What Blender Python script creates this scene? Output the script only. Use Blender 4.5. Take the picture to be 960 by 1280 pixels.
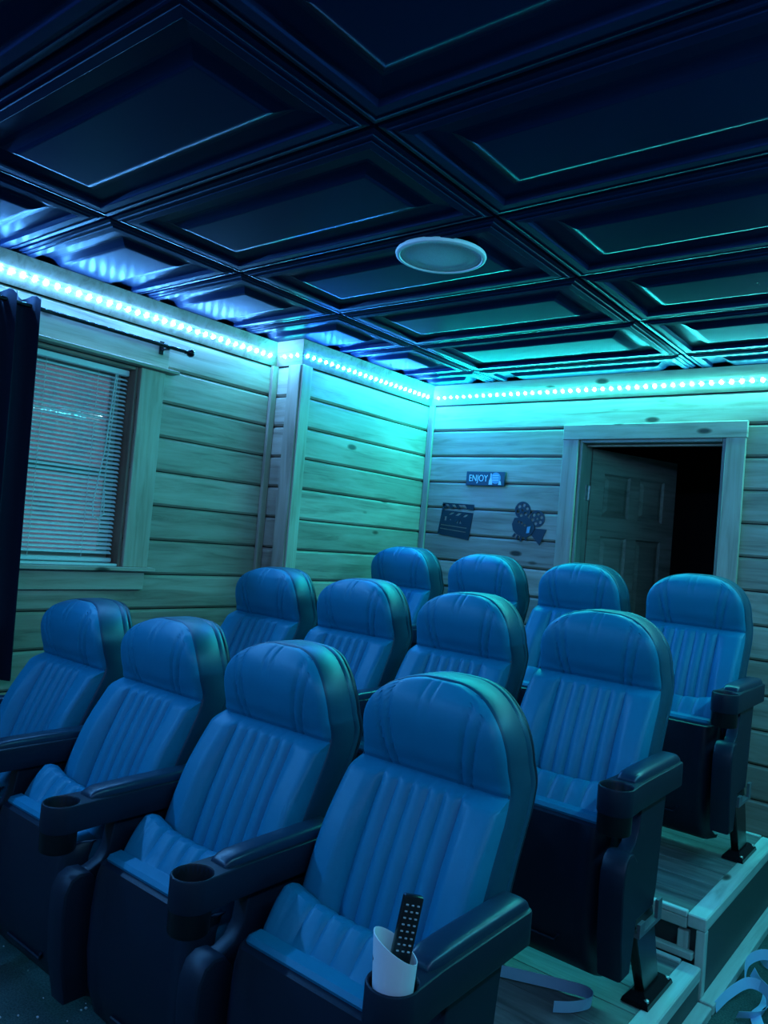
import bpy, bmesh, math, random
import numpy as np
from mathutils import Vector, Matrix
random.seed(7)
for o in list(bpy.data.objects): bpy.data.objects.remove(o)
scene = bpy.context.scene
C = scene.collection

# ---------------------------------------------------------------- camera, world, exposure
YAW, PITCH, ROLL, FPX = 0.6764, 0.0332, 0.0861, 965.5
EYE = Vector((0, 0, 1.45))
fw = Vector((-math.sin(YAW)*math.cos(PITCH), math.cos(YAW)*math.cos(PITCH), math.sin(PITCH)))
rt = Vector((math.cos(YAW), math.sin(YAW), 0)); up = rt.cross(fw)
r2 = rt*math.cos(ROLL) + up*math.sin(ROLL); u2 = -rt*math.sin(ROLL) + up*math.cos(ROLL)
cd = bpy.data.cameras.new('camera'); cam = bpy.data.objects.new('camera', cd); C.objects.link(cam)
cd.sensor_fit = 'VERTICAL'; cd.sensor_height = 36; cd.sensor_width = 27; cd.lens = FPX/1280*36
cd.clip_start = .02
cam.matrix_world = Matrix((( r2.x, u2.x, -fw.x, EYE.x), (r2.y, u2.y, -fw.y, EYE.y), (r2.z, u2.z, -fw.z, EYE.z), (0, 0, 0, 1)))
scene.camera = cam
world = bpy.data.worlds.new('dusk'); scene.world = world; world.use_nodes = True
world.node_tree.nodes['Background'].inputs[0].default_value = (.33, .37, .56, 1)
world.node_tree.nodes['Background'].inputs[1].default_value = .34
scene.view_settings.view_transform = 'Standard'; scene.view_settings.look = 'None'
scene.view_settings.exposure = -0.12; scene.view_settings.gamma = 1
scene.view_settings.use_curve_mapping = False
# strength of the light strips: (emission, colour at start, colour at end)
LED = dict(
    left=(1500, (.075, .40, 1.0), (.07, .27, .67)),
    ret=(800, (.03, .80, .90), (.03, .80, .90)),
    bump=(1500, (.02, .20, 1.0), (.04, .32, 1.0)),
    back=(1900, (.005, .88, .86), (.06, .17, .20)),
    right=(1150, (.01, .70, 1.0), (.15, .09, .23)),
    front=(430, (.14, .36, 1.0), (.14, .36, 1.0)))

# ---------------------------------------------------------------- helpers
def tag(o, label, cat=None, group=None, kind=None):
    o['label'] = label
    if cat: o['category'] = cat
    if group: o['group'] = group
    if kind: o['kind'] = kind
    return o
def empty(name, loc=(0, 0, 0), rz=0):
    o = bpy.data.objects.new(name, None); C.objects.link(o); o.location = loc
    o.rotation_euler = (0, 0, rz); o.empty_display_size = .1
    return o
def link(name, me, mat, parent=None, loc=None, rot=None):
    o = bpy.data.objects.new(name, me); C.objects.link(o)
    if mat is not None and not me.materials: me.materials.append(mat)
    if parent is not None: o.parent = parent
    if loc is not None: o.location = loc
    if rot is not None: o.rotation_euler = rot
    return o
def smooth(me, angle=40):
    for p in me.polygons: p.use_smooth = True
    try: me.set_sharp_from_angle(angle=math.radians(angle))
    except Exception: pass
def fin(bm, name, mat, parent=None, loc=None, rot=None, sm=None, flip=True):
    if flip: bmesh.ops.recalc_face_normals(bm, faces=bm.faces)
    me = bpy.data.meshes.new(name); bm.to_mesh(me); bm.free()
    if sm: smooth(me, sm)
    return link(name, me, mat, parent, loc, rot)
def add_box(bm, x0, x1, y0, y1, z0, z1, bev=0, seg=2):
    r = bmesh.ops.create_cube(bm, size=1)
    for v in r['verts']:
        v.co = Vector(((x0+x1)/2+v.co.x*(x1-x0), (y0+y1)/2+v.co.y*(y1-y0), (z0+z1)/2+v.co.z*(z1-z0)))
    if bev:
        es = list({e for v in r['verts'] for e in v.link_edges})
        bmesh.ops.bevel(bm, geom=es, offset=bev, segments=seg, affect='EDGES', profile=.5)
def box(name, x0, x1, y0, y1, z0, z1, mat, parent=None, bev=.003, seg=1, sm=None):
    """a board with its origin at its middle"""
    bm = bmesh.new(); cx, cy, cz = (x0+x1)/2, (y0+y1)/2, (z0+z1)/2
    add_box(bm, x0-cx, x1-cx, y0-cy, y1-cy, z0-cz, z1-cz, bev, seg)
    return fin(bm, name, mat, parent, (cx, cy, cz), None, sm)
def board(name, p0, p1, w, t, mat, parent=None, bev=.003, normal='y'):
    """board from p0 to p1 with local x along its length (wood grain follows x)"""
    p0, p1 = Vector(p0), Vector(p1); L = (p1-p0).length; d = (p1-p0).normalized()
    n = {'x': Vector((1, 0, 0)), 'y': Vector((0, 1, 0)), 'z': Vector((0, 0, 1))}[normal]
    zax = d.cross(n).normalized()
    bm = bmesh.new(); add_box(bm, -L/2, L/2, -t/2, t/2, -w/2, w/2, bev, 1)
    o = fin(bm, name, mat, None)
    m = Matrix((d, n, zax)).transposed().to_4x4(); m.translation = (p0+p1)/2
    o.matrix_basis = m
    if parent is not None: o.parent = parent
    return o
def tube(name, pts, r, mat, parent=None, n=8, loc=None, cap=True):
    bm = bmesh.new(); pts = [Vector(p) for p in pts]; rings = []
    for i, p in enumerate(pts):
        d = (pts[min(i+1, len(pts)-1)]-pts[max(i-1, 0)]).normalized()
        a = d.orthogonal().normalized() if i == 0 else (a - d*a.dot(d)).normalized()
        b = d.cross(a); rr = r[i] if isinstance(r, (list, tuple)) else r
        rings.append([bm.verts.new(p+(a*math.cos(2*math.pi*k/n)+b*math.sin(2*math.pi*k/n))*rr) for k in range(n)])
    for A, B in zip(rings, rings[1:]):
        for k in range(n): bm.faces.new((A[k], A[(k+1) % n], B[(k+1) % n], B[k]))
    if cap: bm.faces.new(rings[0][::-1]); bm.faces.new(rings[-1])
    return fin(bm, name, mat, parent, loc, None, 50)
def lathe(name, prof, mat, parent=None, loc=None, rot=None, n=24, sm=40):
    bm = bmesh.new(); rings = []
    for r, z in prof:
        if r < 1e-5: rings.append([bm.verts.new((0, 0, z))])
        else: rings.append([bm.verts.new((r*math.cos(2*math.pi*k/n), r*math.sin(2*math.pi*k/n), z)) for k in range(n)])
    for A, B in zip(rings, rings[1:]):
        for k in range(n):
            a = [A[k % len(A)], A[(k+1) % len(A)], B[(k+1) % len(B)], B[k % len(B)]]
            f = []; [f.append(v) for v in a if v not in f]
            if len(f) > 2: bm.faces.new(f)
    return fin(bm, name, mat, parent, loc, rot, sm)
def plate(name, outer, holes, t, mat, parent=None, loc=None, rot=None, bev=0, sm=None):
    """flat outline with holes in local XY, t thick along local Z"""
    cu = bpy.data.curves.new(name, 'CURVE'); cu.dimensions = '2D'; cu.fill_mode = 'BOTH'
    cu.extrude = t/2-bev; cu.bevel_depth = bev; cu.bevel_resolution = 1; cu.offset = -bev
    for poly in [outer]+list(holes):
        s = cu.splines.new('POLY'); s.points.add(len(poly)-1); s.use_cyclic_u = True
        for q, p in zip(s.points, poly): q.co = (p[0], p[1], 0, 1)
    t_ = bpy.data.objects.new('tmp', cu); C.objects.link(t_)
    dg = bpy.context.evaluated_depsgraph_get()
    me = bpy.data.meshes.new_from_object(t_.evaluated_get(dg)); me.name = name; me.materials.clear()
    bpy.data.objects.remove(t_); bpy.data.curves.remove(cu)
    if sm: smooth(me, sm)
    return link(name, me, mat, parent, loc, rot)
def text_mesh(name, body, size, mat, parent, loc, rot, ext=.0008, sx=1):
    cu = bpy.data.curves.new(name, 'FONT'); cu.body = body; cu.size = size; cu.extrude = ext
    cu.align_x = 'CENTER'; cu.align_y = 'CENTER'
    t_ = bpy.data.objects.new('tmp', cu); C.objects.link(t_)
    dg = bpy.context.evaluated_depsgraph_get()
    me = bpy.data.meshes.new_from_object(t_.evaluated_get(dg)); me.name = name; me.materials.clear()
    bpy.data.objects.remove(t_); bpy.data.curves.remove(cu)
    for v in me.vertices: v.co.x *= sx
    return link(name, me, mat, parent, loc, rot)
def circ(cx, cy, r, n=16, a0=0, a1=2*math.pi, end=False):
    m = n if not end else n-1
    return [(cx+r*math.cos(a0+(a1-a0)*k/m), cy+r*math.sin(a0+(a1-a0)*k/m)) for k in range(n)]
def copy_tree(o, parent=None):
    c = o.copy(); C.objects.link(c)
    if parent is not None: c.parent = parent
    for ch in list(o.children): copy_tree(ch, c)
    return c

# ---------------------------------------------------------------- materials
def mat_base(name, col, rough=.5, metal=0, spec=.5):
    m = bpy.data.materials.new(name); m.use_nodes = True; nt = m.node_tree
    b = nt.nodes['Principled BSDF']
    b.inputs['Base Color'].default_value = (*col, 1); b.inputs['Roughness'].default_value = rough
    b.inputs['Metallic'].default_value = metal; b.inputs['Specular IOR Level'].default_value = spec
    return m, nt, b
def N(nt, t, **kw):
    n = nt.nodes.new(t)
    for k, v in kw.items():
        if hasattr(n, k): setattr(n, k, v)
        else: n.inputs[k].default_value = v
    return n
def ramp(nt, fac, stops):
    r = nt.nodes.new('ShaderNodeValToRGB'); cr = r.color_ramp
    while len(cr.elements) < len(stops): cr.elements.new(.5)
    for e, (p, c) in zip(cr.elements, stops): e.position = p; e.color = (*c, 1)
    nt.links.new(fac, r.inputs[0]); return r.outputs[0]
def mixc(nt, mode, fac, a, b):
    m = nt.nodes.new('ShaderNodeMix'); m.data_type = 'RGBA'; m.blend_type = mode
    for s, v in ((m.inputs[0], fac), (m.inputs[6], a), (m.inputs[7], b)):
        if hasattr(v, 'is_output'): nt.links.new(v, s)
        else: s.default_value = v if isinstance(v, (int, float)) else (*v, 1)
    return m.outputs[2]
def coords(nt, scale, rnd=True):
    tc = nt.nodes.new('ShaderNodeTexCoord'); v = tc.outputs['Object']
    if rnd:
        oi = nt.nodes.new('ShaderNodeObjectInfo')
        mu = nt.nodes.new('ShaderNodeMath'); mu.operation = 'MULTIPLY'; mu.inputs[1].default_value = 37.0
        nt.links.new(oi.outputs['Random'], mu.inputs[0])
        ad = nt.nodes.new('ShaderNodeVectorMath'); ad.operation = 'ADD'
        nt.links.new(v, ad.inputs[0]); nt.links.new(mu.outputs[0], ad.inputs[1]); v = ad.outputs[0]
    mp = nt.nodes.new('ShaderNodeMapping'); mp.inputs['Scale'].default_value = scale
    nt.links.new(v, mp.inputs[0]); return mp.outputs[0]
def bump(nt, b, h, strength, dist=.002):
    bp = nt.nodes.new('ShaderNodeBump'); bp.inputs['Strength'].default_value = strength
    bp.inputs['Distance'].default_value = dist
    nt.links.new(h, bp.inputs['Height']); nt.links.new(bp.outputs[0], b.inputs['Normal'])
def wood(name, dark, mid, light, rough=.5, knots=True, streak=1.0):
    m, nt, b = mat_base(name, mid, rough, 0, .35)
    co = coords(nt, (1.3, 16*streak, 16*streak))
    n1 = N(nt, 'ShaderNodeTexNoise', Scale=1.6, Detail=6, Roughness=.62, Distortion=.7); nt.links.new(co, n1.inputs[0])
    col = ramp(nt, n1.outputs[0], [(.30, dark), (.47, mid), (.70, light)])
    co2 = coords(nt, (2.2, 5, 5))
    n2 = N(nt, 'ShaderNodeTexNoise', Scale=1.0, Detail=2, Roughness=.5); nt.links.new(co2, n2.inputs[0])
    col = mixc(nt, 'MULTIPLY', .55, col, ramp(nt, n2.outputs[0], [(.3, (.55, .52, .50)), (.7, (1, 1, 1))]))
    oi = nt.nodes.new('ShaderNodeObjectInfo')
    col = mixc(nt, 'MULTIPLY', 1, col, ramp(nt, oi.outputs['Random'], [(0, (.72, .70, .68)), (1, (1.0, 1.0, 1.0))]))
    if knots:
        co3 = coords(nt, (1.7, 0, 4.2))
        vo = N(nt, 'ShaderNodeTexVoronoi', Scale=1.25, Randomness=1.0); nt.links.new(co3, vo.inputs[0])
        k = ramp(nt, vo.outputs['Distance'], [(.055, (.06, .05, .045)), (.078, (.40, .34, .30)), (.105, (1, 1, 1))])
        col = mixc(nt, 'MULTIPLY', .92, col, k)
    nt.links.new(col, b.inputs['Base Color'])
    bump(nt, b, n1.outputs[0], .25, .003)
    return m
M = {}
M['pine'] = wood('pine planks', (.32, .215, .165), (.52, .37, .29), (.63, .485, .40))
M['pine_trim'] = wood('pine trim', (.38, .265, .20), (.56, .41, .32), (.64, .50, .42))
M['jamb'] = wood('stained jamb', (.26, .15, .11), (.42, .25, .19), (.52, .33, .26), knots=False)
M['leafwood'] = wood('door leaf wood', (.20, .17, .14), (.30, .26, .22), (.38, .33, .28), knots=False)
M['lumber'] = wood('cyan lit lumber', (.36, .43, .40), (.55, .66, .62), (.66, .78, .74), knots=True)  # unpainted wood; the strips' cyan light is tinted into its colour
M['deck'] = wood('grey deck planks', (.08, .09, .09), (.18, .19, .185), (.32, .33, .32), .4, False, .8)
M['backing'] = mat_base('backing board', (.03, .026, .022), .9)[0]
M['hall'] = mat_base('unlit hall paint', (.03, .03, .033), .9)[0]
def satin_black():
    m = bpy.data.materials.new('black satin ceiling panel'); m.use_nodes = True; nt = m.node_tree
    nt.nodes.remove(nt.nodes['Principled BSDF'])
    df = N(nt, 'ShaderNodeBsdfDiffuse'); df.inputs[0].default_value = (.006, .017, .060, 1)
    gl = N(nt, 'ShaderNodeBsdfGlossy', Roughness=.30); gl.inputs[0].default_value = (.42, .45, .50, 1)
    fr = N(nt, 'ShaderNodeFresnel', IOR=1.22); mx = N(nt, 'ShaderNodeMixShader')
    nt.links.new(fr.outputs[0], mx.inputs[0]); nt.links.new(df.outputs[0], mx.inputs[1]); nt.links.new(gl.outputs[0], mx.inputs[2])
    nt.links.new(mx.outputs[0], nt.nodes['Material Output'].inputs[0]); return m
M['ceiling'] = satin_black()
M['ceilback'] = mat_base('ceiling backing', (.01, .01, .012), .8)[0]
def leather():
    m, nt, b = mat_base('blue leather', (.005, .14, .30), 0.46, 0, .28)
    co = coords(nt, (1, 1, 1), False)
    n = N(nt, 'ShaderNodeTexNoise', Scale=260, Detail=3, Roughness=.6); nt.links.new(co, n.inputs[0])
    n2 = N(nt, 'ShaderNodeTexNoise', Scale=9, Detail=2); nt.links.new(co, n2.inputs[0])
    col = mixc(nt, 'MIX', n2.outputs[0], (.003, .165, .275), (.004, .195, .325))
    nt.links.new(col, b.inputs['Base Color']); bump(nt, b, n.outputs[0], .12, .001)
    return m
M['leather'] = leather()
M['gusset'] = mat_base('dark blue gusset vinyl', (.003, .06, .105), .45, 0, .36)[0]
def plastic():
    m, nt, b = mat_base('black moulded plastic', (.007, .015, .030), .42, 0, .26)
    co = coords(nt, (1, 1, 1), False)
    n = N(nt, 'ShaderNodeTexNoise', Scale=420, Detail=2); nt.links.new(co, n.inputs[0]); bump(nt, b, n.outputs[0], .10, .0006)
    return m
M['plastic'] = plastic()
M['padleather'] = mat_base('dark arm pad leather', (.006, .026, .055), .34, 0, .5)[0]
M['cup'] = mat_base('black cup holder plastic', (.004, .006, .009), .38, 0, .35)[0]
M['metal'] = mat_base('black gloss metal', (.006, .006, .008), .22, 0, .3)[0]
M['bracket'] = mat_base('grey bracket steel', (.14, .16, .18), .35, .3)[0]
M['hinge'] = mat_base('hinge steel', (.55, .56, .56), .35, .9)[0]
M['white'] = mat_base('white vinyl', (.72, .72, .72), .45)[0]
M['slat'] = mat_base('white blind slat', (.86, .85, .88), .4)[0]
M['sash'] = mat_base('sash vinyl', (.50, .42, .37), .45)[0]
M['speaker'] = mat_base('speaker white', (.86, .88, .89), .6)[0]
def grille():
    m, nt, b = mat_base('speaker grille', (.5, .52, .53), .7)
    co = coords(nt, (1, 1, 1), False)
    v = N(nt, 'ShaderNodeTexVoronoi', Scale=230, Randomness=.25); nt.links.new(co, v.inputs[0])
    col = ramp(nt, v.outputs['Distance'], [(.15, (.35, .37, .38)), (.4, (.86, .88, .89))])
    nt.links.new(col, b.inputs['Base Color']); return m
M['grille'] = grille()
def carpet():
    m, nt, b = mat_base('dark carpet', (.03, .06, .055), .95, 0, .1)
    co = coords(nt, (1, 1, 1), False)
    n = N(nt, 'ShaderNodeTexNoise', Scale=170, Detail=4, Roughness=.7); nt.links.new(co, n.inputs[0])
    n2 = N(nt, 'ShaderNodeTexNoise', Scale=5, Detail=3); nt.links.new(co, n2.inputs[0])
    c = mixc(nt, 'MULTIPLY', .7, ramp(nt, n.outputs[0], [(.3, (.025, .06, .055)), (.7, (.10, .19, .17))]), ramp(nt, n2.outputs[0], [(.3, (.5, .5, .5)), (.7, (1, 1, 1))]))
    nt.links.new(c, b.inputs['Base Color']); bump(nt, b, n.outputs[0], .6, .004); return m
M['carpet'] = carpet()
def cloth():
    m, nt, b = mat_base('navy curtain cloth', (.006, .009, .026), .85, 0, .2)
    co = coords(nt, (1, 1, 1), False)
    n = N(nt, 'ShaderNodeTexNoise', Scale=300, Detail=2); nt.links.new(co, n.inputs[0]); bump(nt, b, n.outputs[0], .2, .001)
    return m
M['cloth'] = cloth()
M['panel'] = mat_base('dark plywood panel', (.05, .07, .07), .6)[0]
M['sign'] = mat_base('navy sign board', (.012, .045, .085), .5)[0]
M['cut'] = mat_base('black cut metal', (.008, .022, .04), .45, 0, .4)[0]
M['print'] = mat_base('pale print', (.62, .68, .70), .6)[0]
M['print2'] = mat_base('mid blue print', (.16, .34, .48), .6)[0]
M['paper'] = mat_base('white paper cup', (.75, .78, .82), .7)[0]
M['ink'] = mat_base('grey ink', (.08, .10, .14), .7)[0]
M['remote'] = mat_base('black remote plastic', (.008, .008, .010), .25)[0]
M['button'] = mat_base('pale rubber button', (.35, .38, .4), .5)[0]
M['tape'] = mat_base('white led tape', (.70, .72, .72), .5)[0]
M['ribbon'] = mat_base('pale blue ribbon', (.38, .66, .92), .5)[0]
def glass():
    m = bpy.data.materials.new('blotchy window glass'); m.use_nodes = True; nt = m.node_tree
    nt.nodes.remove(nt.nodes['Principled BSDF'])
    out = nt.nodes['Material Output']
    tr = N(nt, 'ShaderNodeBsdfTransparent'); gl = N(nt, 'ShaderNodeBsdfGlossy', Roughness=.03); df = N(nt, 'ShaderNodeBsdfDiffuse')
    df.inputs[0].default_value = (.62, .62, .72, 1)
    fr = N(nt, 'ShaderNodeFresnel', IOR=1.55)
    co = coords(nt, (1, 1, 1), False)
    n = N(nt, 'ShaderNodeTexNoise', Scale=7, Detail=9, Roughness=.75); nt.links.new(co, n.inputs[0])
    k = ramp(nt, n.outputs[0], [(.46, (.03, .03, .03)), (.66, (.5, .5, .5))])  # noise mixes whitish blotches into the clear pane
    m1 = N(nt, 'ShaderNodeMixShader'); m2 = N(nt, 'ShaderNodeMixShader')
    nt.links.new(k, m1.inputs[0]); nt.links.new(tr.outputs[0], m1.inputs[1]); nt.links.new(df.outputs[0], m1.inputs[2])
    nt.links.new(fr.outputs[0], m2.inputs[0]); nt.links.new(m1.outputs[0], m2.inputs[1]); nt.links.new(gl.outputs[0], m2.inputs[2])
    nt.links.new(m2.outputs[0], out.inputs[0]); return m
M['glass'] = glass()
def led_mat(name, strength):
    m = bpy.data.materials.new(name); m.use_nodes = True; nt = m.node_tree
    nt.nodes.remove(nt.nodes['Principled BSDF'])
    oi = N(nt, 'ShaderNodeObjectInfo'); e = N(nt, 'ShaderNodeEmission', Strength=strength)
    nt.links.new(oi.outputs['Color'], e.inputs[0]); nt.links.new(e.outputs[0], nt.nodes['Material Output'].inputs[0])
    return m

# ---------------------------------------------------------------- room shell
XL, XB, XR, YF, YS, YB, H = -3.275, -3.07, .45, -1.2, 2.99, 4.23, 2.492
T = .02; PH = .171; Z0 = 2.195
courses = []
z = 2.195+PH
while z > .02:
    courses.append((max(z-PH, 0), min(z, 2.37))); z -= PH
def st(o, label, cat): return tag(o, label, cat, None, 'structure')
plank_cache = {}
def plank(parent, L, h, loc, rz):
    key = (round(L, 3), round(h, 3))
    if key not in plank_cache:
        g = .003; c = .011; hh = h/2-g
        prof = [(0, -hh), (-T+c, -hh), (-T, -hh+c), (-T, hh-c), (-T+c, hh), (0, hh)]
        bm = bmesh.new()
        A = [bm.verts.new((-L/2, y, z)) for y, z in prof]; B = [bm.verts.new((L/2, y, z)) for y, z in prof]
        for i in range(6): bm.faces.new((A[i], A[(i+1) % 6], B[(i+1) % 6], B[i]))
        bm.faces.new(A[::-1]); bm.faces.new(B)
        bmesh.ops.recalc_face_normals(bm, faces=bm.faces)
        me = bpy.data.meshes.new('plank'); bm.to_mesh(me); bm.free(); me.materials.append(M['pine'])
        plank_cache[key] = me
    return link('plank', plank_cache[key], None, parent, loc, (0, 0, rz))
def clad(parent, a0, a1, face, axis, rz, opening=None):
    """rows of planks from a0 to a1 along an axis; face = where their backs lie"""
    for zb, zt in courses:
        segs = [(a0, a1)]
        if opening and zb < opening[3]-.02 and zt > opening[2]+.02:
            segs = [(a0, opening[0]), (opening[1], a1)]
        for s0, s1 in segs:
            L = s1-s0; m_ = (s0+s1)/2; zc = (zb+zt)/2
            loc = (face, m_, zc) if axis == 'y' else (m_, face, zc)
            plank(parent, L, zt-zb, loc, rz)
def slab(name, boxes, mat):
    bm = bmesh.new()
    for b in boxes: add_box(bm, *b)
    return fin(bm, name, mat)
# openings
WY0, WY1, WZ0, WZ1 = 1.24, 2.11, 1.205, 2.165
DX0, DX1, DZ1 = -1.962, -1.148, 2.122
fl = slab('floor', [(XL-.15, XR+.15, YF-.15, YB+.0, -.1, 0)], M['carpet']); st(fl, 'dark green carpeted floor under the front row', 'floor')
b0 = XL-T
wl = slab('wall_left', [(b0-.12, b0, YF-.1, WY0, 0, H), (b0-.12, b0, WY1, YB, 0, H), (b0-.12, b0, WY0, WY1, 0, WZ0), (b0-.12, b0, WY0, WY1, WZ1, H)], M['backing'])
st(wl, 'pine plank wall with the window on the left', 'wall'); clad(wl, YF, YS-.005, b0, 'y', math.pi/2, (WY0, WY1, WZ0, WZ1))
wr = slab('wall_left_return', [(b0, XB-T-.03, YS+T, YS+T+.06, 0, H-.03)], M['backing'])
st(wr, 'short plank face turning out from the window wall', 'wall'); clad(wr, XL+.002, XB-.085, YS+T, 'x', 0)
wb = slab('wall_left_rear', [(XB-T-.08, XB-T, YS+T, YB-.002, 0, H-.03)], M['backing'])
st(wb, 'boxed out plank wall between the corner post and back wall', 'wall'); clad(wb, YS+.07, YB-.005, XB-T, 'y', math.pi/2)
f0 = YB+T
wk = slab('wall_back', [(XL-.15, DX0, f0, f0+.1, 0, H), (DX1, XR+.15, f0, f0+.1, 0, H), (DX0, DX1, f0, f0+.1, DZ1, H)], M['backing'])
st(wk, 'pine plank back wall around the open door', 'wall'); clad(wk, XB+.002, XR-.002, f0, 'x', 0, (DX0, DX1, 0, DZ1))
wg = slab('wall_right', [(XR+T, XR+T+.1, YF-.1, YB+.1, 0, H)], M['backing']); st(wg, 'pine plank wall on the right', 'wall')
clad(wg, YF, YB-.005, XR+T, 'y', -math.pi/2)
wf = slab('wall_front', [(XL-.15, XR+.15, YF-T-.1, YF-T, 0, H)], M['backing']); st(wf, 'pine plank wall at the front', 'wall')
clad(wf, XL+.005, XR-.005, YF-T, 'x', math.pi)
# dark hall beyond the door
hy0, hy1, hx0, hx1 = f0+.1, 6.0, -2.75, -.2
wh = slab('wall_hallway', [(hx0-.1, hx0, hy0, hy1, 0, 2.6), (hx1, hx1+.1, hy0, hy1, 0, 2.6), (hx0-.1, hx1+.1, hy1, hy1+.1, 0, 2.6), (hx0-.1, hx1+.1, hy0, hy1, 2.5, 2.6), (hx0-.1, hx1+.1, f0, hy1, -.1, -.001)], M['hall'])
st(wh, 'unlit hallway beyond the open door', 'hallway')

# ---------------------------------------------------------------- ceiling with raised panels
ce = slab('ceiling', [(XL-.15, XR+.15, YF-.15, YB+.12, H+.03, H+.1)], M['ceilback']); st(ce, 'black panelled ceiling', 'ceiling')
PROF = [(.0, .014), (.006, .014), (.007, .002), (.022, .000), (.0235, -.004), (.030, -.005), (.0315, -.001), (.044, -.002), (.046, -.006), (.072, -.007), (.0735, -.006),
        (.0765, .010), (.080, .011), (.140, .014), (.150, .013), (.158, .010), (.180, -.002), (.190, -.0048), (.196, -.0055)]
def tile_bm(hx, hy):
    bm = bmesh.new(); prev = None
    for d, zz in PROF:
        r = [bm.verts.new((sx*(hx-d), sy*(hy-d), zz)) for sx, sy in ((-1, -1), (1, -1), (1, 1), (-1, 1))]
        if prev:
            for k in range(4): bm.faces.new((prev[k], prev[(k+1) % 4], r[(k+1) % 4], r[k]))
        prev = r
    bm.faces.new(prev)
    return bm
GX, GY = -2.518, 1.442
tile_full = None
for i in range(-1, 3):
    for j in range(-6, 6):
        x0, x1 = GX+i*1.22, GX+(i+1)*1.22; y0, y1 = GY+j*.61, GY+(j+1)*.61
        if x0 > XR or y0 > YB-.02 or y1 < YF: continue
        cx, cy = (x0+x1)/2, (y0+y1)/2
        cut = x0 < XL+.0 or x1 > XR or y0 < YF or y1 > YB
        if cut or tile_full is None:
            bm = tile_bm(.61, .305)
            if cut:
                for pco, pno in (((XL+.001-cx, 0, 0), (-1, 0, 0)), ((XR-.001-cx, 0, 0), (1, 0, 0)), ((0, YF+.001-cy, 0), (0, -1, 0)), ((0, YB-.001-cy, 0), (0, 1, 0))):
                    bmesh.ops.bisect_plane(bm, geom=list(bm.verts)+list(bm.edges)+list(bm.faces), plane_co=pco, plane_no=pno, clear_outer=True)
            for f in bm.faces:
                if f.normal.z > 0: f.normal_flip()
            me = bpy.data.meshes.new('ceiling_panel'); bm.normal_update()
            for f in bm.faces:
                if f.normal.z > 0: f.normal_flip()
            bm.to_mesh(me); bm.free(); me.materials.append(M['ceiling'])
            if not cut: tile_full = me
        else: me = tile_full
        link('ceiling_panel', me, None, ce, (cx, cy, H))
# ---------------------------------------------------------------- crown, corner trims
tn = [0]
def trim(label, parts, cat='trim'):
    tn[0] += 1
    e = empty('trim_%d' % tn[0], parts[0][0]); st(e, label, cat)
    for p0, p1, w, t, n, nm in parts:
        o = board(nm, p0, p1, w, t, M['pine_trim'], None, .002, n); o.parent = e
        o.matrix_parent_inverse = Matrix.Translation(-Vector(parts[0][0]))
    return e
CB, CM, CT = 2.366, 2.433, .048   # crown bottom, step between its two boards
def crown(label, p0, p1, n, m0=-1, m1=-1):   # n = inward normal (x, y); m = mitre at each end, -1 inner corner, +1 outer
    nx, ny = n; ax = 'x' if nx else 'y'
    a = Vector((p0[0], p0[1], 0)); b = Vector((p1[0], p1[1], 0)); nv = Vector((nx, ny, 0))
    tn[0] += 1
    e = empty('trim_%d' % tn[0], a+Vector((0, 0, CB))); st(e, label, 'trim')
    d_ = (b-a).normalized()
    # both boards lean out from the wall, the upper one more, so the strip's glow washes over it
    for nm, sec in (('crown_upper_board', [(.001, CM), (CT, CM), (.078, H-.008), (.001, H-.008)]), ('crown_lower_board', [(.001, CB), (.006, CB), (CT, CM), (.001, CM)])):
        bm = bmesh.new()
        A = [bm.verts.new(nv*q+Vector((0, 0, zz-CB))-d_*q*m0) for q, zz in sec]; B = [bm.verts.new(nv*q+Vector((0, 0, zz-CB))+b-a+d_*q*m1) for q, zz in sec]
        for k in range(4): bm.faces.new((A[k], A[(k+1) % 4], B[(k+1) % 4], B[k]))
        bm.faces.new(A[::-1]); bm.faces.new(B)
        fin(bm, nm, M['pine_trim'], e)
    return e
crown('crown board above the window wall', (XL, YF), (XL, YS), (1, 0))
crown('short crown board above the wall return', (XL, YS), (XB, YS), (0, -1), -1, 1)
crown('crown board above the boxed out wall', (XB, YS), (XB, YB), (1, 0), 1, -1)
crown('crown board above the back wall', (XB, YB), (XR, YB), (0, -1))
crown('crown board above the right wall', (XR, YF), (XR, YB), (-1, 0))
crown('crown board above the front wall', (XL, YF), (XR, YF), (0, 1))
zt = CB-.001
trim('slim vertical strip in the corner beside the window wall', [((XL+.012, YS-.022, 0), (XL+.012, YS-.022, zt), .040, .022, 'x', 'corner_strip')])
trim('pale corner post boards on the boxed out wall', [((XB-.040, YS-.009, 0), (XB-.040, YS-.009, zt), .092, .018, 'y', 'corner_board'), ((XB+.009, YS+.032, 0), (XB+.009, YS+.032, zt), .076, .018, 'x', 'corner_board')])
trim('slim vertical strip in the corner of the back wall', [((XB+.024, YB-.009, 0), (XB+.024, YB-.009, zt), .044, .018, 'y', 'corner_strip')])

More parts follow.
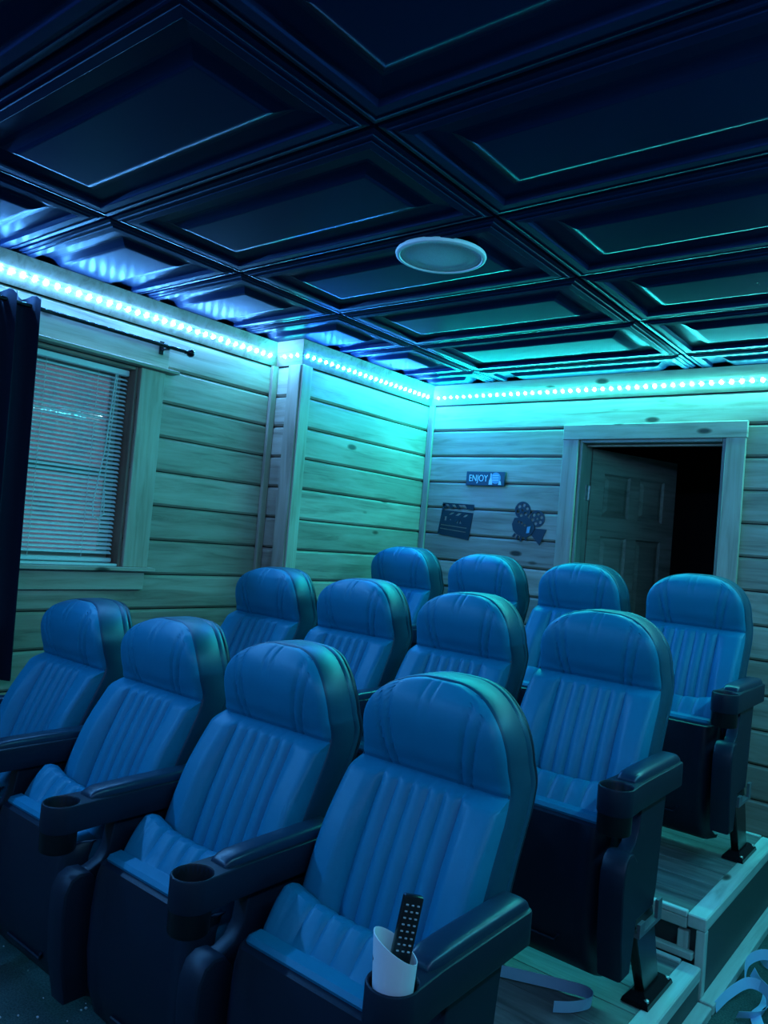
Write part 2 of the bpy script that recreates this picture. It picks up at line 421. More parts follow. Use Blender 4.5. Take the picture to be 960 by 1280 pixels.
# ---------------------------------------------------------------- light strips
def led_strip(label, key, p0, p1, n):
    S_, c0, c1 = LED[key]; p0, p1 = Vector(p0), Vector(p1); nv = (Vector((*n, 0))*(CM-CB)+Vector((0, 0, -(CT-.006)))).normalized(); L = (p1-p0).length
    e = empty('led_strip', p0); tag(e, label, 'light strip', 'light strips under the ceiling')
    m = led_mat('led '+key, S_)
    d = (p1-p0).normalized()
    sv = nv.cross(d)*.0055; bm = bmesh.new()
    q8 = [[bm.verts.new(d*(L*t)+sv*w_+nv*h) for w_, h in ((-1, 0), (1, 0), (1, .002), (-1, .002))] for t in (0, 1)]
    for k in range(4): bm.faces.new((q8[0][k], q8[0][(k+1) % 4], q8[1][(k+1) % 4], q8[1][k]))
    bm.faces.new(q8[0][::-1]); bm.faces.new(q8[1]); fin(bm, 'tape', M['tape'], e)
    bm = bmesh.new(); k = 8
    prof = [(.0088, .0005), (.0080, .0022), (.0048, .0036), (0, .0042)]; rings = []
    for r, h in prof:
        rings.append([bm.verts.new((r*math.cos(2*math.pi*q/k), r*math.sin(2*math.pi*q/k), h)) for q in range(k)] if r else [bm.verts.new((0, 0, h))])
    for A, B in zip(rings, rings[1:]):
        for q in range(k): bm.faces.new((A[q], A[(q+1) % k], B[(q+1) % k], B[q]) if len(B) > 1 else (A[q], A[(q+1) % k], B[0]))
    bmesh.ops.recalc_face_normals(bm, faces=bm.faces)
    me = bpy.data.meshes.new('led'); bm.to_mesh(me); bm.free(); me.materials.append(m)
    rot = Vector((0, 0, 1)).rotation_difference(nv).to_euler()
    cnt = int(L/.05); off = (L-(cnt-1)*.05)/2
    for q in range(cnt):
        f = q/max(1, cnt-1); o = link('led', me, None, e, nv*.002+d*(off+q*.05), rot)
        o.color = (*[a+(b-a)*f for a, b in zip(c0, c1)], 1)
ZL = 2.412; cf = .006+(CT-.006)*(2.412-CB)/(CM-CB)+.0005
led_strip('glowing light strip along the window wall', 'left', (XL+cf, YF+.06, ZL), (XL+cf, YS-.05, ZL), (1, 0))
led_strip('short glowing light strip above the wall return', 'ret', (XL+.06, YS-cf, ZL), (XB+.035, YS-cf, ZL), (0, -1))
led_strip('glowing light strip along the boxed out wall', 'bump', (XB+cf, YS-.03, ZL), (XB+cf, YB-.06, ZL), (1, 0))
led_strip('glowing light strip above the back wall and door', 'back', (XB+.05, YB-cf, ZL), (XR-.05, YB-cf, ZL), (0, -1))
led_strip('glowing light strip along the right wall', 'right', (XR-cf, YB-.05, ZL), (XR-cf, YF+.05, ZL), (-1, 0))
led_strip('glowing light strip along the front wall', 'front', (XL+.06, YF+cf, ZL), (XR-.06, YF+cf, ZL), (0, 1))

# ---------------------------------------------------------------- window
w = empty('window_1', (XL, (WY0+WY1)/2, WZ0)); st(w, 'pine framed window behind the blind', 'window')
def part(o, e):
    o.parent = e; o.matrix_parent_inverse = e.matrix_basis.inverted(); return o
P = M['pine_trim']
part(board('casing', (XL+.011, WY1+.068, WZ0), (XL+.011, WY1+.068, WZ1), .135, .022, P, None, .003, 'x'), w)
part(board('casing', (XL+.011, WY0-.068, WZ0), (XL+.011, WY0-.068, WZ1), .135, .022, P, None, .003, 'x'), w)
part(board('head_board', (XL+.012, WY0-.145, 2.238), (XL+.012, WY1+.148, 2.238), .112, .024, P, None, .003, 'x'), w)
part(board('head_ledge', (XL+.028, WY0-.19, 2.174), (XL+.028, WY1+.195, 2.174), .016, .056, P, None, .002, 'x'), w)
part(board('sill', (XL+.025, WY0-.16, 1.196), (XL+.025, WY1+.165, 1.196), .018, .05, P, None, .003, 'x'), w)
part(board('apron', (XL+.010, WY0-.13, 1.141), (XL+.010, WY1+.125, 1.141), .090, .020, P, None, .003, 'x'), w)
JD = .13
for yj in (WY0+.008, WY1-.008): part(board('jamb', (XL-JD/2, yj, WZ0), (XL-JD/2, yj, WZ1), JD, .016, M['jamb'], None, .002, 'y'), w)
part(board('jamb', (XL-JD/2, WY0+.017, WZ1-.008), (XL-JD/2, WY1-.017, WZ1-.008), JD, .016, M['jamb'], None, .002, 'z'), w)
part(board('jamb', (XL-JD/2, WY0+.017, WZ0+.006), (XL-JD/2, WY1-.017, WZ0+.006), JD, .012, M['white'], None, .002, 'z'), w)
zm = 1.645
for nm, zb, zt_, xs in (('sash', WZ0+.013, zm+.02, XL-.112), ('sash', zm-.02, WZ1-.018, XL-.132)):
    bm = bmesh.new(); a0, a1 = WY0+.018, WY1-.018; fwid = .042
    add_box(bm, -.012, .012, a0, a0+fwid, zb, zt_); add_box(bm, -.012, .012, a1-fwid, a1, zb, zt_)
    add_box(bm, -.012, .012, a0+fwid, a1-fwid, zb, zb+fwid); add_box(bm, -.012, .012, a0+fwid, a1-fwid, zt_-fwid, zt_)
    s = part(fin(bm, nm, M['sash'], None, (xs, 0, 0)), w)
    bm = bmesh.new(); add_box(bm, -.002, .002, a0+fwid, a1-fwid, zb+fwid, zt_-fwid)
    g = fin(bm, 'pane', M['glass'], s)
# blind
bl = empty('window_blind', (XL-.055, (WY0+WY1)/2, WZ0)); tag(bl, 'white slatted mini blind lowered inside the window', 'blind')
ya, yb_ = WY0+.022, WY1-.022; ym = (ya+yb_)/2
part(box('headrail', XL-.07, XL-.04, ya, yb_, WZ1-.048, WZ1-.02, M['white'], None, .003), bl)
part(box('bottom_rail', XL-.068, XL-.042, ya, yb_, WZ0+.016, WZ0+.036, M['white'], None, .004), bl)
bm = bmesh.new(); Ls = yb_-ya-.008; ang = math.radians(30); prof = []
for k in range(5):
    q = (k-2)/2; prof.append((q*.0125*math.cos(ang)+.0022*(1-q*q)*math.sin(ang), -q*.0125*math.sin(ang)+.0022*(1-q*q)*math.cos(ang)))
rows = [[bm.verts.new((px, s*Ls/2, pz+o_)) for px, pz in prof] for s in (-1, 1) for o_ in (0, -.0006)]
for k in range(4):
    bm.faces.new((rows[0][k], rows[0][k+1], rows[2][k+1], rows[2][k])); bm.faces.new((rows[1][k], rows[3][k], rows[3][k+1], rows[1][k+1]))
smesh = bpy.data.meshes.new('slat'); bm.to_mesh(smesh); bm.free(); smesh.materials.append(M['slat'])
zz = WZ1-.066
while zz > WZ0+.045:
    part(link('slat', smesh, None, None, (XL-.055, ym, zz)), bl); zz -= .0203
for yy in (ya+.12, ym, yb_-.16):
    part(tube('ladder_cord', [(XL-.042, yy, WZ1-.05), (XL-.042, yy, WZ0+.03)], .0012, M['white'], None, 5), bl)
yc_ = yb_-.075
part(tube('pull_cord', [(XL-.034, yc_, WZ1-.05), (XL-.034, yc_-.02, 1.75), (XL-.034, yc_-.055, 1.50), (XL-.034, yc_-.05, 1.435), (XL-.034, yc_-.02, 1.42), (XL-.034, yc_+.005, 1.45), (XL-.034, yc_-.002, 1.56)], .0028, M['white'], None, 6), bl)
part(tube('pull_cord', [(XL-.036, yc_+.01, WZ1-.05), (XL-.036, yc_-.012, 1.36)], .0022, M['white'], None, 6), bl)
# curtain rod and curtain
rod = empty('curtain_rod', (XL+.08, .9, 2.283)); tag(rod, 'black curtain rod with round finials above the window', 'curtain rod')
part(tube('rod', [(XL+.08, .88, 2.283), (XL+.08, 2.31, 2.283)], .0095, M['metal'], None, 12), rod)
for yy, sgn in ((2.305, 1), (.885, -1)):
    part(lathe('finial', [(0, 0), (.012, .002), (.010, .012), (.018, .02), (.022, .032), (.018, .045), (.008, .052), (0, .054)], M['metal'], None, (XL+.08, yy, 2.283), (-sgn*math.pi/2, 0, 0), 14), rod)
for yy in (2.205, .95):
    bm = bmesh.new(); add_box(bm, .024, .030, -.012, .012, -.035, .03, .001); add_box(bm, .028, .088, -.006, .006, -.016, -.010, .001); add_box(bm, .07, .09, -.008, .008, -.016, -.009, .001)
    part(fin(bm, 'bracket', M['metal'], None, (XL, yy, 2.283)), rod)
bm = bmesh.new(); nu, nv_ = 64, 16; rows = []
for j in range(nv_+1):
    v = j/nv_; zz = 2.315-v*1.585; r = []
    ye = 1.560+.045*v
    for i in range(nu+1):
        u = i/nu; yy = .93+(ye-.93)*u
        amp = .034*(1-.25*v); ph = u*2*math.pi*6.5+.5*math.sin(v*3+u*4)
        r.append((XL+.088+amp*math.sin(ph)+.006*math.sin(9*u+5*v), yy+.012*math.cos(ph), zz+(.012*math.cos(ph*2) if j == 0 else 0)))
    rows.append(r)
vs = []
for off in (0, .004):
    vs.append([[bm.verts.new((x+off, y, z)) for x, y, z in r] for r in rows])
for s in range(2):
    for j in range(nv_):
        for i in range(nu): bm.faces.new((vs[s][j][i], vs[s][j][i+1], vs[s][j+1][i+1], vs[s][j+1][i]))
for j in range(nv_):
    for i in (0, nu): bm.faces.new((vs[0][j][i], vs[1][j][i], vs[1][j+1][i], vs[0][j+1][i]))
for i in range(nu):
    for j in (0, nv_): bm.faces.new((vs[0][j][i], vs[0][j][i+1], vs[1][j][i+1], vs[1][j][i]))
cu = fin(bm, 'curtain', M['cloth'], None, None, None, 70); tag(cu, 'dark navy curtain hanging beside the window', 'curtain')

# ---------------------------------------------------------------- door
d = empty('door_1', (DX0, YB, 0)); st(d, 'open panelled wooden door in the back wall', 'door')
part(board('casing', (-2.014, YB-.011, 0), (-2.014, YB-.011, DZ1), .098, .022, P, None, .003, 'y'), d)
part(board('casing', (-1.098, YB-.011, 0), (-1.098, YB-.011, DZ1), .098, .022, P, None, .003, 'y'), d)
part(board('casing', (-2.066, YB-.012, 2.166), (-1.044, YB-.012, 2.166), .088, .024, P, None, .003, 'y'), d)
JB = .14
for xj in (DX0+.009, DX1-.009): part(board('jamb', (xj, YB+JB/2-.006, 0), (xj, YB+JB/2-.006, DZ1), JB, .018, M['leafwood'], None, .002, 'x'), d)
part(board('jamb', (DX0+.019, YB+JB/2-.006, DZ1-.009), (DX1-.019, YB+JB/2-.006, DZ1-.009), JB, .018, M['leafwood'], None, .002, 'z'), d)
part(board('door_stop', (DX0+.019, YB+.07, DZ1-.025), (DX1-.019, YB+.07, DZ1-.025), .03, .012, P, None, .002, 'z'), d)
LW, LH, LT = .755, 2.08, .036
leaf = empty('leaf', (DX0+.024, YB+.135, .012), math.radians(70)); part(leaf, d)
leaf.name = 'door_leaf_pivot'
bpy.data.objects.remove(leaf)
def door_leaf():
    # stiles, rails with recessed fields; local x along the width from the hinge, y through thickness
    xs = [0, .11, .335, .42, .645, LW]; zs = [0, .22, .80, .98, 1.56, 1.68, 1.94, LH]
    bm = bmesh.new()
    for a, b in ((xs[0], xs[1]), (xs[2], xs[3]), (xs[4], xs[5])): add_box(bm, a, b, 0, LT, 0, LH)
    for a, b in ((zs[0], zs[1]), (zs[2], zs[3]), (zs[4], zs[5]), (zs[6], zs[7])):
        for c0, c1 in ((xs[1], xs[2]), (xs[3], xs[4])): add_box(bm, c0, c1, 0, LT, a, b)
    lf = fin(bm, 'leaf', M['leafwood'], None)
    for c0, c1 in ((xs[1], xs[2]), (xs[3], xs[4])):
        for a, b in ((zs[1], zs[2]), (zs[3], zs[4]), (zs[5], zs[6])):
            bm = bmesh.new()
            rings = []
            for s, y0 in ((-1, LT/2), ):
                pass
            for yf, sg in ((LT, -1), (0, 1)):
                prev = None
                for ins, dep in ((0, .002), (.010, .013), (.018, .013), (.042, .004)):
                    r = [bm.verts.new((x, yf+sg*dep, z)) for x, z in ((c0+ins, a+ins), (c1-ins, a+ins), (c1-ins, b-ins), (c0+ins, b-ins))]
                    if prev:
                        for k in range(4): bm.faces.new((prev[k], prev[(k+1) % 4], r[(k+1) % 4], r[k]))
                    prev = r
                bm.faces.new(prev)
            fin(bm, 'raised_panel', M['leafwood'], lf)
    return lf
lf = door_leaf(); lf.location = (DX0+.024, YB+.135, .012); lf.rotation_euler = (0, 0, math.radians(69)); part(lf, d)
# lever knob on the leaf
for zh in (1.82, .3):
    bm = bmesh.new(); add_box(bm, -.002, .002, -.030, .010, -.045, .045, .001); add_box(bm, -.004, .008, .008, .020, -.045, .045, .004)
    part(fin(bm, 'hinge', M['hinge'], None, (DX0+.0205, YB+.105, zh)), d)

# ---------------------------------------------------------------- ceiling speaker
sp = empty('ceiling_speaker', (-1.632, 2.233, H-.012)); tag(sp, 'round white speaker set flush in the ceiling', 'speaker')
lathe('rim', [(.148, .010), (.163, .010), (.165, .004), (.163, -.003), (.156, -.007), (.150, -.006), (.147, -.001), (.147, .006)], M['speaker'], sp, None, None, 48)
lathe('grille', [(.1475, .003), (.140, -.003), (.10, -.004), (.0, -.005)], M['grille'], sp, None, None, 48)

# ---------------------------------------------------------------- wall decorations on the back wall
fy = YB-T
RX = (math.pi/2, 0, 0)
sg = empty('enjoy_sign', (-2.584, YB-.0205, 1.880)); tag(sg, 'small dark sign reading ENJOY on the back wall', 'sign')
plate('board', [(-.141, -.045), (.141, -.045), (.141, .045), (-.141, .045)], [], .016, M['sign'], sg, (0, .011, 0), RX, .002)
text_mesh('lettering', 'ENJOY', .060, M['print'], sg, (-.050, .0022, 0), RX, .0006, .80)
plate('ticket_print', circ(.078, .004, .036, 18), [], .0012, M['print2'], sg, (0, .0022, 0), RX)
plate('bottle_print', [(.030, -.038), (.056, -.038), (.054, -.012), (.047, .006), (.046, .034), (.040, .034), (.039, .006), (.032, -.012)], [], .0014, M['print'], sg, (0, .0018, 0), RX)
for q in (-.012, .003, .018): plate('stripe_print', [(.056, q), (.100, q+.001), (.100, q+.006), (.056, q+.005)], [], .0014, M['print'], sg, (0, .0014, 0), RX)
plate('corner_print', [(.098, -.038), (.122, -.038), (.114, -.014), (.106, -.014)], [], .0014, M['print'], sg, (0, .0018, 0), RX)

cl = empty('clapperboard_cutout', (-2.79, YB-.0205, 1.59)); tag(cl, 'black metal clapperboard cutout hung on the back wall', 'wall decor')
def rel(pts, c): return [(x-c[0], z-c[1]) for x, z in pts]
cc = (-2.79, 1.59)
def slot(x, z, w_, h_, sk): return [(x-w_/2+sk, z+h_/2), (x-w_/2, z-h_/2), (x+w_/2, z-h_/2), (x+w_/2+sk, z+h_/2)]
bar = rel([(-2.900, 1.716), (-2.658, 1.711), (-2.657, 1.674), (-2.897, 1.675)], cc)
plate('clapper_bar', bar, [slot(x, .105, .026, .024, -.020) for x in (-.083, -.034, .018, .070)], .004, M['cut'], cl, (0, .0182, 0), RX)
body = rel([(-2.902, 1.668), (-2.660, 1.657), (-2.681, 1.480), (-2.925, 1.509)], cc)
holes = [slot(-.048, .056, .024, .015, .024), slot(.006, .053, .026, .017, .026), slot(.062, .046, .024, .017, .022),
         [(-.090, .010), (-.072, .009), (-.070, .036), (-.088, .037)], [(-.052, .014), (-.034, .012), (-.042, .026)], [(.004, -.004), (.020, -.005), (.016, .016)], [(.026, -.004), (.046, -.006), (.036, .018)],
         [(-.116, -.016), (.090, -.030), (.090, -.036), (-.116, -.022)], [(-.120, -.040), (.086, -.057), (.086, -.063), (-.120, -.046)]]
plate('board', body, holes, .004, M['cut'], cl, (0, .0182, 0), RX)
plate('hinge_strap', rel([(-2.900, 1.682), (-2.886, 1.682), (-2.888, 1.655), (-2.902, 1.655)], cc), [], .003, M['cut'], cl, (0, .0147, 0), RX)

pr = empty('film_camera_cutout', (-2.26, YB-.0205, 1.60)); tag(pr, 'black metal movie camera cutout with two reels on the back wall', 'wall decor')
cc = (-2.26, 1.60)
def reel(cx, cz, r):
    hs = [circ(cx+.60*r*math.cos(a), cz+.60*r*math.sin(a), .215*r, 10) for a in [k*math.pi/3+.3 for k in range(6)]]+[circ(cx, cz, .15*r, 9)]
    plate('reel', circ(cx, cz, r, 28), hs, .004, M['cut'], pr, (0, .0182, 0), RX)
reel(-2.306-cc[0], 1.692-cc[1], .053); reel(-2.204-cc[0], 1.645-cc[1], .051)
body = rel([(-2.355, 1.642), (-2.329, 1.645), (-2.274, 1.655), (-2.241, 1.632), (-2.215, 1.600), (-2.212, 1.582), (-2.234, 1.545), (-2.263, 1.525), (-2.296, 1.528), (-2.334, 1.542), (-2.359, 1.565), (-2.37, 1.602)], cc)
plate('camera_body', body, [circ(-2.322-cc[0], 1.617-cc[1], .0085, 8), circ(-2.302-cc[0], 1.612-cc[1], .0085, 8), circ(-2.282-cc[0], 1.600-cc[1], .0085, 8)], .004, M['cut'], pr, (0, .0142, 0), RX)
plate('lens_ring', rel([(-2.262, 1.590), (-2.240, 1.596), (-2.246, 1.555), (-2.266, 1.552)], cc), [], .003, M['print2'], pr, (0, .0107, 0), RX)
plate('lens_hood', rel([(-2.214, 1.585), (-2.135, 1.582), (-2.175, 1.484), (-2.236, 1.545)], cc), [], .004, M['cut'], pr, (0, .0182, 0), RX)
for (x, zc), (ex, ez) in zip([(-2.345, 1.545), (-2.325, 1.535), (-2.303, 1.530), (-2.275, 1.528)], [(-2.360, 1.525), (-2.335, 1.508), (-2.306, 1.500), (-2.266, 1.508)]):
    dx, dz = ex-x, ez-zc; l_ = math.hypot(dx, dz); px, pz = -dz/l_*.006, dx/l_*.006
    plate('crank_tooth', rel([(x+px, zc+pz), (ex+px, ez+pz), (ex-px, ez-pz), (x-px, zc-pz)], cc), [], .004, M['cut'], pr, (0, .0182, 0), RX)
# ---------------------------------------------------------------- riser platforms
PX1 = -.70
def platform(label, x0, x1, y0, y1, top, nplank, post_x, low):
    e = empty('riser_platform', ((x0+x1)/2, (y0+y1)/2, 0)); tag(e, label, 'platform')
    EW = .062
    pw = (y1-y0-.05)/nplank
    for k in range(nplank):
        part(board('deck_plank', (x0, y0+.025+pw*(k+.5), top-.011), (x1-EW, y0+.025+pw*(k+.5), top-.011), pw-.002, .018, M['deck'], None, .0015, 'z'), e)
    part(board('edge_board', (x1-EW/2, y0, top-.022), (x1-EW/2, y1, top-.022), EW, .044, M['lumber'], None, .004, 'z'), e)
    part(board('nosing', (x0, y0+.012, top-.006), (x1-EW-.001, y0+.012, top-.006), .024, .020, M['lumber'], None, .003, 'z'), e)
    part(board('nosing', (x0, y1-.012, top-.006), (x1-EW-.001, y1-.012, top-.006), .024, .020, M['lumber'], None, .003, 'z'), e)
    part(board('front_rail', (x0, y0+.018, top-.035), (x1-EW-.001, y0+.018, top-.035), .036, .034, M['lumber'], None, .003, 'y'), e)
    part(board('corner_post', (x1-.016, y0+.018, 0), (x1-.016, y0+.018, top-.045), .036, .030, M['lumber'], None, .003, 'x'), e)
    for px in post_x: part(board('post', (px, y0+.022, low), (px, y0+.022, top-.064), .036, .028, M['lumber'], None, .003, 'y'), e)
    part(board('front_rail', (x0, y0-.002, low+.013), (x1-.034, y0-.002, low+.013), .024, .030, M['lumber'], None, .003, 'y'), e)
    part(box('front_panel', x0, x1-.034, y0+.040, y0+.052, .002, top-.022, M['panel'], None, 0), e)
    part(box('side_panel', x1-.014, x1-.004, y0+.04, y1, .022, top-.045, M['panel'], None, 0), e)
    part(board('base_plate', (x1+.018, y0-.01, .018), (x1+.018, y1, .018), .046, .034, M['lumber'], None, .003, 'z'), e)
    return e
platform('low platform with grey deck planks under the second row', -3.0, PX1, 1.75, 2.72, .145, 7, (-.80, -1.9), .002)
platform('tall platform with grey deck planks under the back row', -3.0, PX1, 2.745, 3.78, .290, 7, (-.775, -1.9), .146)

# ---------------------------------------------------------------- theater chairs (origin on the floor below the headrest, facing -y)
ZP = [.38, .50, .60, .70, .80, .87, .905, .96, 1.02, 1.07, 1.10, 1.13]
YP = [-.205, -.186, -.156, -.119, -.074, -.040, -.030, -.045, -.055, -.047, -.027, .002]
def _spline(zq):
    # smooth interpolation (Catmull-Rom)
    i = max(0, min(len(ZP)-2, next((k for k in range(len(ZP)-1) if zq <= ZP[k+1]), len(ZP)-2)))
    t = (zq-ZP[i])/(ZP[i+1]-ZP[i])
    def slope(k):
        a, b = max(0, k-1), min(len(ZP)-1, k+1); return (YP[b]-YP[a])/(ZP[b]-ZP[a])
    h = ZP[i+1]-ZP[i]; m0, m1 = slope(i)*h, slope(i+1)*h
    return (2*t**3-3*t*t+1)*YP[i]+(t**3-2*t*t+t)*m0+(-2*t**3+3*t*t)*YP[i+1]+(t**3-t*t)*m1
W_, ZA, ZT, SE = .221, .952, 1.116, 2.35
def halfw(zq):
    if zq <= ZA: return W_*(1-.05*max(0, (.62-zq)/.24)-.045*max(0, min(1, (zq-.84)/(ZA-.84))))
    return .955*W_*max(0.0, 1-((zq-ZA)/(ZT-ZA))**SE)**(1/SE)
SEAM = .888
def sstep(a, b, x): t = max(0, min(1, (x-a)/(b-a))); return t*t*(3-2*t)
def front_y(u, zq, edge):
    """edge: 0 inside .. 1 at the outline"""
    y = _spline(zq); au = abs(u)
    if zq < SEAM:
        fade = sstep(.0, .03, SEAM-zq)
        bol = .032*sstep(.50, .72, au)*(.35+.65*sstep(0, .16, SEAM-zq))
        c = (u+.52)/(1.04)*5
        ch = 0
        if 0 < c < 5: f = c-math.floor(c); ch = .0135*(1-abs(2*f-1)**2.6)
        elif au >= .52: ch = .0125*sstep(0, .05, au-.52)
        y -= (bol+ch)*(.35+.65*fade)
        y += .020*(1-sstep(0, .022, SEAM-zq))**1.5 - .012
    else:
        y -= .012*sstep(0, .05, zq-SEAM)*(1-au**4)
        y += .010*(1-sstep(0, .012, zq-SEAM))
        h = (zq-SEAM)/(ZT-SEAM)
        for s in (-1, 1):
            for base, spread in ((.44, .26), (.56, .36)):
                lu = s*(base-.02+spread*h*.55*1.0)
                # seams keep fixed distance from the middle, fanning out towards the top
                xx = u*max(halfw(zq), .02)/W_
                y += .0075*math.exp(-((xx-lu)/.020)**2)
        xx = u*max(halfw(zq), .02)/W_
        y += .004*(math.exp(-((xx-.03)/.02)**2)+math.exp(-((xx+.10)/.02)**2))*sstep(.45, .9, h)
    y += .013*edge**3
    return y
NU = 72
zlow = list(np.linspace(.40, SEAM-.03, 20))+list(np.linspace(SEAM-.024, SEAM, 6))
zhead = list(np.linspace(SEAM, SEAM+.012, 4))+list(np.linspace(SEAM+.02, ZA, 6))
angs = np.linspace(0, math.pi/2, 19)[1:-2]
zhead += [ZA+(ZT-ZA)*math.sin(a) for a in angs]
zrows = zlow+zhead[1:]
def panel_grid(name, zs, parent, mat):
    bm = bmesh.new(); rows = []
    for zq in zs:
        r = []; hw = halfw(zq)
        for i in range(NU+1):
            u = -1+2*i/NU
            e1 = max(0, (abs(u)-.86)/.14); e2 = max(0, (zq-(ZT-.055))/.055)
            edge = min(1, math.hypot(e1, e2))
            r.append(bm.verts.new((u*hw, front_y(u, zq, edge), zq)))
        rows.append(r)
    for A, B in zip(rows, rows[1:]):
        for i in range(NU): bm.faces.new((A[i], A[i+1], B[i+1], B[i]))
    # thin skirt behind so the panel is solid
    b = list({e for e in bm.edges if e.is_boundary})
    ret = bmesh.ops.extrude_edge_only(bm, edges=b)
    for v in [g for g in ret['geom'] if isinstance(g, bmesh.types.BMVert)]: v.co.y += .065
    return fin(bm, name, mat, parent, None, None, 50)
def rim(parent):
    # outline of the back: up the left side, across the top, down the right side
    pts = [(-halfw(zq), zq) for zq in zrows]; hw = halfw(zrows[-1])
    pts += [(-hw+2*hw*k/8, zrows[-1]+.0012*(1-(2*k/8-1)**2)) for k in range(1, 8)]
    pts += [(halfw(zq), zq) for zq in reversed(zrows)]
    n = len(pts); nor = []
    for i in range(n):
        a, b = pts[max(0, i-1)], pts[min(n-1, i+1)]
        dx, dz = b[0]-a[0], b[1]-a[1]; l_ = math.hypot(dx, dz); nor.append((-dz/l_, dx/l_))
    def make(name, layers, mat, cap):
        bm = bmesh.new(); L = []
        for off, dep in layers:
            L.append([bm.verts.new((p[0]+q[0]*off, _spline(min(p[1], 1.125))+.016+dep, p[1]+q[1]*off)) for p, q in zip(pts, nor)])
        for A, B in zip(L, L[1:]):
            for i in range(n-1): bm.faces.new((A[i], A[i+1], B[i+1], B[i]))
        if cap:
            last = L[-1]; half = n//2
            for i in range(half-1): 
                j = n-1-i
                if j-1 > i+1: bm.faces.new((last[i], last[i+1], last[j-1], last[j]))
                elif j-1 == i+1: bm.faces.new((last[i], last[i+1], last[j]))
        return fin(bm, name, mat, parent, None, None, 50)
    make('side_gusset', [(-.012, .012), (-.003, .000), (.002, .003), (.004, .012), (.005, .030), (.005, .090), (.002, .096), (.005, .102), (.004, .116), (-.004, .126)], M['gusset'], False)
    make('back_shell', [(-.002, .120), (.0015, .126), (-.002, .138), (-.014, .147), (-.04, .150)], M['plastic'], True)
def seat(parent):
    prof = [(-.392, .530), (-.398, .548), (-.390, .558), (-.357, .561), (-.350, .548), (-.344, .564), (-.326, .588), (-.307, .609), (-.287, .627), (-.268, .634), (-.248, .626), (-.230, .600), (-.222, .560), (-.225, .45), (-.25, .30), (-.285, .17), (-.33, .15), (-.372, .22), (-.385, .40)]
    n = len(prof); cy = -.30; cz = .50
    bm = bmesh.new(); cols = []; NX = 60; hw = .205
    for i in range(NX+1):
        u = -1+2*i/NX; au = abs(u); r = []
        e = max(0, (au-.90)/.10); sh = .022*e**2.5
        for k, (y, zq) in enumerate(prof):
            up_ = 0
            if 4 < k < 13:
                c = (u+.80)/1.6*6; f = c-math.floor(c); ch = (.0075*(1-(2*f-1)**4) if 0 < c < 6 else .0075)*(1 if k < 9 else .3)
                up_ = (ch-.005)*sstep(0, 1, (k-4)/3) + .007*sstep(.45, .95, au)*sstep(0, 1, (k-5)/3) - .012*(1-au*au)
            dz, dy = zq-cz, y-cy; l_ = math.hypot(dz, dy)
            q = (up_-sh)/l_
            r.append(bm.verts.new((u*hw, y+dy*q*.8, zq+dz*q+ (up_*.3 if 4 < k < 13 else 0))))
        cols.append(r)
    for A, B in zip(cols, cols[1:]):
        for k in range(n): bm.faces.new((A[k], A[(k+1) % n], B[(k+1) % n], B[k]))
    bm.faces.new(cols[0][::-1]); bm.faces.new(cols[-1])
    fin(bm, 'seat_cushion', M['leather'], parent, None, None, 38)
    # moulded shell under the folded-up seat
    pz = [(-.398, .541), (-.412, .536), (-.424, .50), (-.430, .42), (-.431, .32), (-.421, .23), (-.397, .155), (-.355, .105), (-.305, .078), (-.266, .070)]
    bm = bmesh.new(); G = []; NX = 28; hw = .221
    zs = pz
    for lay, th in ((0, 0), (1, .016)):
        rows = []
        for j, (y, zq) in enumerate(zs):
            r = []
            for i in range(NX+1):
                u = -1+2*i/NX; au = abs(u)
                yy = y+.045*max(0, (au-.86)/.14)**2.2
                if 1 < j < 8: yy += .007*sstep(.80, .74, 0 if au > .82 else au)*0 + .007*(1-sstep(.70, .80, au))*(1 if 2 <= j <= 6 else .3)
                nz = 0 if j < 6 else th*.6
                r.append(bm.verts.new((u*(hw-.012*max(0, (.3-zq)/.25)), yy+th, zq+nz)))
            rows.append(r)
        G.append(rows)
    for rows in G:
        for A, B in zip(rows, rows[1:]):
            for i in range(NX): bm.faces.new((A[i], A[i+1], B[i+1], B[i]))
    for i in range(NX):
        for j in (0, -1): bm.faces.new((G[0][j][i], G[0][j][i+1], G[1][j][i+1], G[1][j][i]))
    for j in range(len(zs)-1):
        for i in (0, NX): bm.faces.new((G[0][j][i], G[0][j+1][i], G[1][j+1][i], G[1][j][i]))
    sh_ = fin(bm, 'seat_shell', M['plastic'], parent, None, None, 45)
    tube('shell_ridge', [(-.10, -.4015, .180), (.02, -.4015, .180), (.09, -.403, .181), (.105, -.411, .205)], .0045, M['plastic'], sh_, 6)
    # hinge bar joining seat to the standards
    tube('hinge_bar', [(-.232, -.235, .36), (.232, -.235, .36)], .014, M['metal'], parent, 10)
